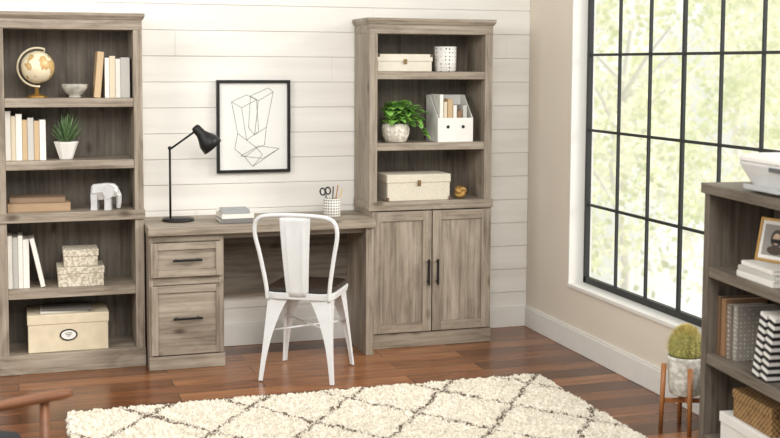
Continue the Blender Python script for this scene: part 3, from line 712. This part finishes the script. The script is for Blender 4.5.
bm=bmesh.new(); loft(bm,[rsq(.30,.29,.06,.335),rsq(.33,.32,.07,.37),rsq(.335,.325,.07,.47),rsq(.31,.30,.07,.535),rsq(.22,.21,.05,.55)]); out('seat_cushion',bm,SLATE,ac,loc=(-.04,.0,0))
bm=bmesh.new(); loft(bm,[rsq(.29,.24,.05,-.05),rsq(.31,.26,.06,0),rsq(.29,.24,.05,.06)]); out('back_cushion',bm,SLATE,ac,loc=(-.42,0,.74),rot=(0,-78,0))

# ---------------------------------------------------------------- outside trees
def tree(x,y,seed):
    p=thing('tree','pale sunlit yellow-green tree outside the window','tree',(x,y,-2),0,'trees outside the window')
    rnd=random.Random(seed); BK=bpy.data.materials.get('tree_bark_glow')
    if not BK:
        BK=plain('tree_bark_glow',(222,218,206),.9); bb=BK.node_tree.nodes['Principled BSDF']; bb.inputs['Emission Color'].default_value=(.85,.84,.78,1); bb.inputs['Emission Strength'].default_value=.35  # bark emission stands in for outdoor glare on the trunks
    bm=bmesh.new(); tube(bm,smoothpts([(0,0,0),(.1,0,1.2),(-.05,.1,2.4),(.1,0,4)],5),[.09-.0035*i for i in range(16)],8)
    for k in range(7):
        a=rnd.uniform(0,6.28); z0=rnd.uniform(1.5,3.4); tube(bm,[(0,0,z0),(.5*math.cos(a),.5*math.sin(a),z0+.5),(.9*math.cos(a),.9*math.sin(a),z0+.8)],[.04,.025,.012],6)
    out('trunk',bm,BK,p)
    bm=bmesh.new()
    for k in range(42):
        a=rnd.uniform(0,6.28); q_=1.3*math.sqrt(rnd.random()); c_=Vector((q_*math.cos(a),q_*math.sin(a),rnd.uniform(.9,5.6)))
        for q in range(130):
            v=c_+Vector((max(-.4,min(.4,rnd.gauss(0,.24))),max(-.4,min(.4,rnd.gauss(0,.24))),rnd.gauss(0,.24))); r_=rnd.uniform(.025,.065)
            n_=Vector((rnd.gauss(0,1),rnd.gauss(0,1),rnd.gauss(0,1))).normalized(); a_=n_.orthogonal().normalized()*r_; b_=n_.cross(a_)*.8
            fadd(bm,[bm.verts.new(v+a_),bm.verts.new(v+a_*.4+b_),bm.verts.new(v-a_*.6+b_*.7),bm.verts.new(v-a_),bm.verts.new(v-b_)])
    me=bpy.data.materials.get('leaf_daylight_glow')
    if not me:
        me,nt,b=nodes('leaf_daylight_glow'); oc=coords(nt,(1.2,1.2,1.2)); n=N(nt,'ShaderNodeTexNoise'); n.inputs['Scale'].default_value=1.3; nt.links.new(oc.outputs[0],n.inputs['Vector'])
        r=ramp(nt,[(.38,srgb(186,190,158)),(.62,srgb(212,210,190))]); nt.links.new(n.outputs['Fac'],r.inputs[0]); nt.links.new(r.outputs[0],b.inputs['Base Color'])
        nt.links.new(r.outputs[0],b.inputs['Emission Color']); b.inputs['Emission Strength'].default_value=.75; b.inputs['Roughness'].default_value=.9; b.inputs['Specular IOR Level'].default_value=0  # leaf emission paints in the washed-out daylight
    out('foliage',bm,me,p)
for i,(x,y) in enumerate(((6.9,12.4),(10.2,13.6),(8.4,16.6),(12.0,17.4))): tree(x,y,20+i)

# ---------------------------------------------------------------- world and lights
w=bpy.data.worlds.new('sky'); sc.world=w; w.use_nodes=True; nt=w.node_tree; bg=nt.nodes['Background']
tc=N(nt,'ShaderNodeTexCoord'); n=N(nt,'ShaderNodeTexNoise'); n.inputs['Scale'].default_value=14; n.inputs['Detail'].default_value=3; nt.links.new(tc.outputs['Generated'],n.inputs['Vector'])
r=ramp(nt,[(.38,srgb(236,237,224)),(.6,srgb(252,251,246))]); nt.links.new(n.outputs['Fac'],r.inputs[0]); nt.links.new(r.outputs[0],bg.inputs['Color'])
sx=N(nt,'ShaderNodeSeparateXYZ'); nt.links.new(tc.outputs['Generated'],sx.inputs[0])
mr=N(nt,'ShaderNodeMapRange'); mr.inputs['From Min'].default_value=-.2; mr.inputs['From Max'].default_value=.5; mr.inputs['To Min'].default_value=.50; mr.inputs['To Max'].default_value=1.12
nt.links.new(sx.outputs['X'],mr.inputs['Value']); nt.links.new(mr.outputs[0],bg.inputs['Strength'])
def area(name,loc,target,size,sy,power,color=(1,1,1)):
    l=bpy.data.lights.new(name,'AREA'); l.shape='RECTANGLE'; l.size=size; l.size_y=sy; l.energy=power; l.color=color
    o=bpy.data.objects.new(name,l); col.objects.link(o); o.location=loc
    o.rotation_euler=(Vector(target)-Vector(loc)).to_track_quat('-Z','Y').to_euler(); return o
area('added_overhead_fill',(.9,1.2,3.4),(1.2,6.3,.9),2.4,2.0,140,(1,.975,.94))  # overhead light added to brighten the scene, not a fixture of the room
area('fill_light',(-2.0,3.4,2.5),(2.94,5.2,1.0),1.8,1.8,80,(1,.965,.92))
sl=bpy.data.lights.new('sun_light','SUN'); sl.energy=2.6; sl.angle=R(22); sl.color=(1,.965,.91)
so=bpy.data.objects.new('sun_light',sl); col.objects.link(so); so.rotation_euler=Vector((-.80,.42,-.42)).to_track_quat('-Z','Y').to_euler()

# ---------------------------------------------------------------- camera
cam=bpy.data.cameras.new('camera'); cam.lens=54; cam.sensor_width=36; cam.clip_end=200
cam.shift_y=-.0794
cam.dof.use_dof=True; cam.dof.focus_distance=5.8; cam.dof.aperture_fstop=2.4
co=bpy.data.objects.new('camera',cam); col.objects.link(co); co.location=(0,0,1.574)
co.rotation_euler=(Matrix.Rotation(R(-17.85),3,'Z')@Matrix.Rotation(R(90-4.5),3,'X')@Matrix.Rotation(R(.3),3,'Z')).to_euler()
sc.camera=co
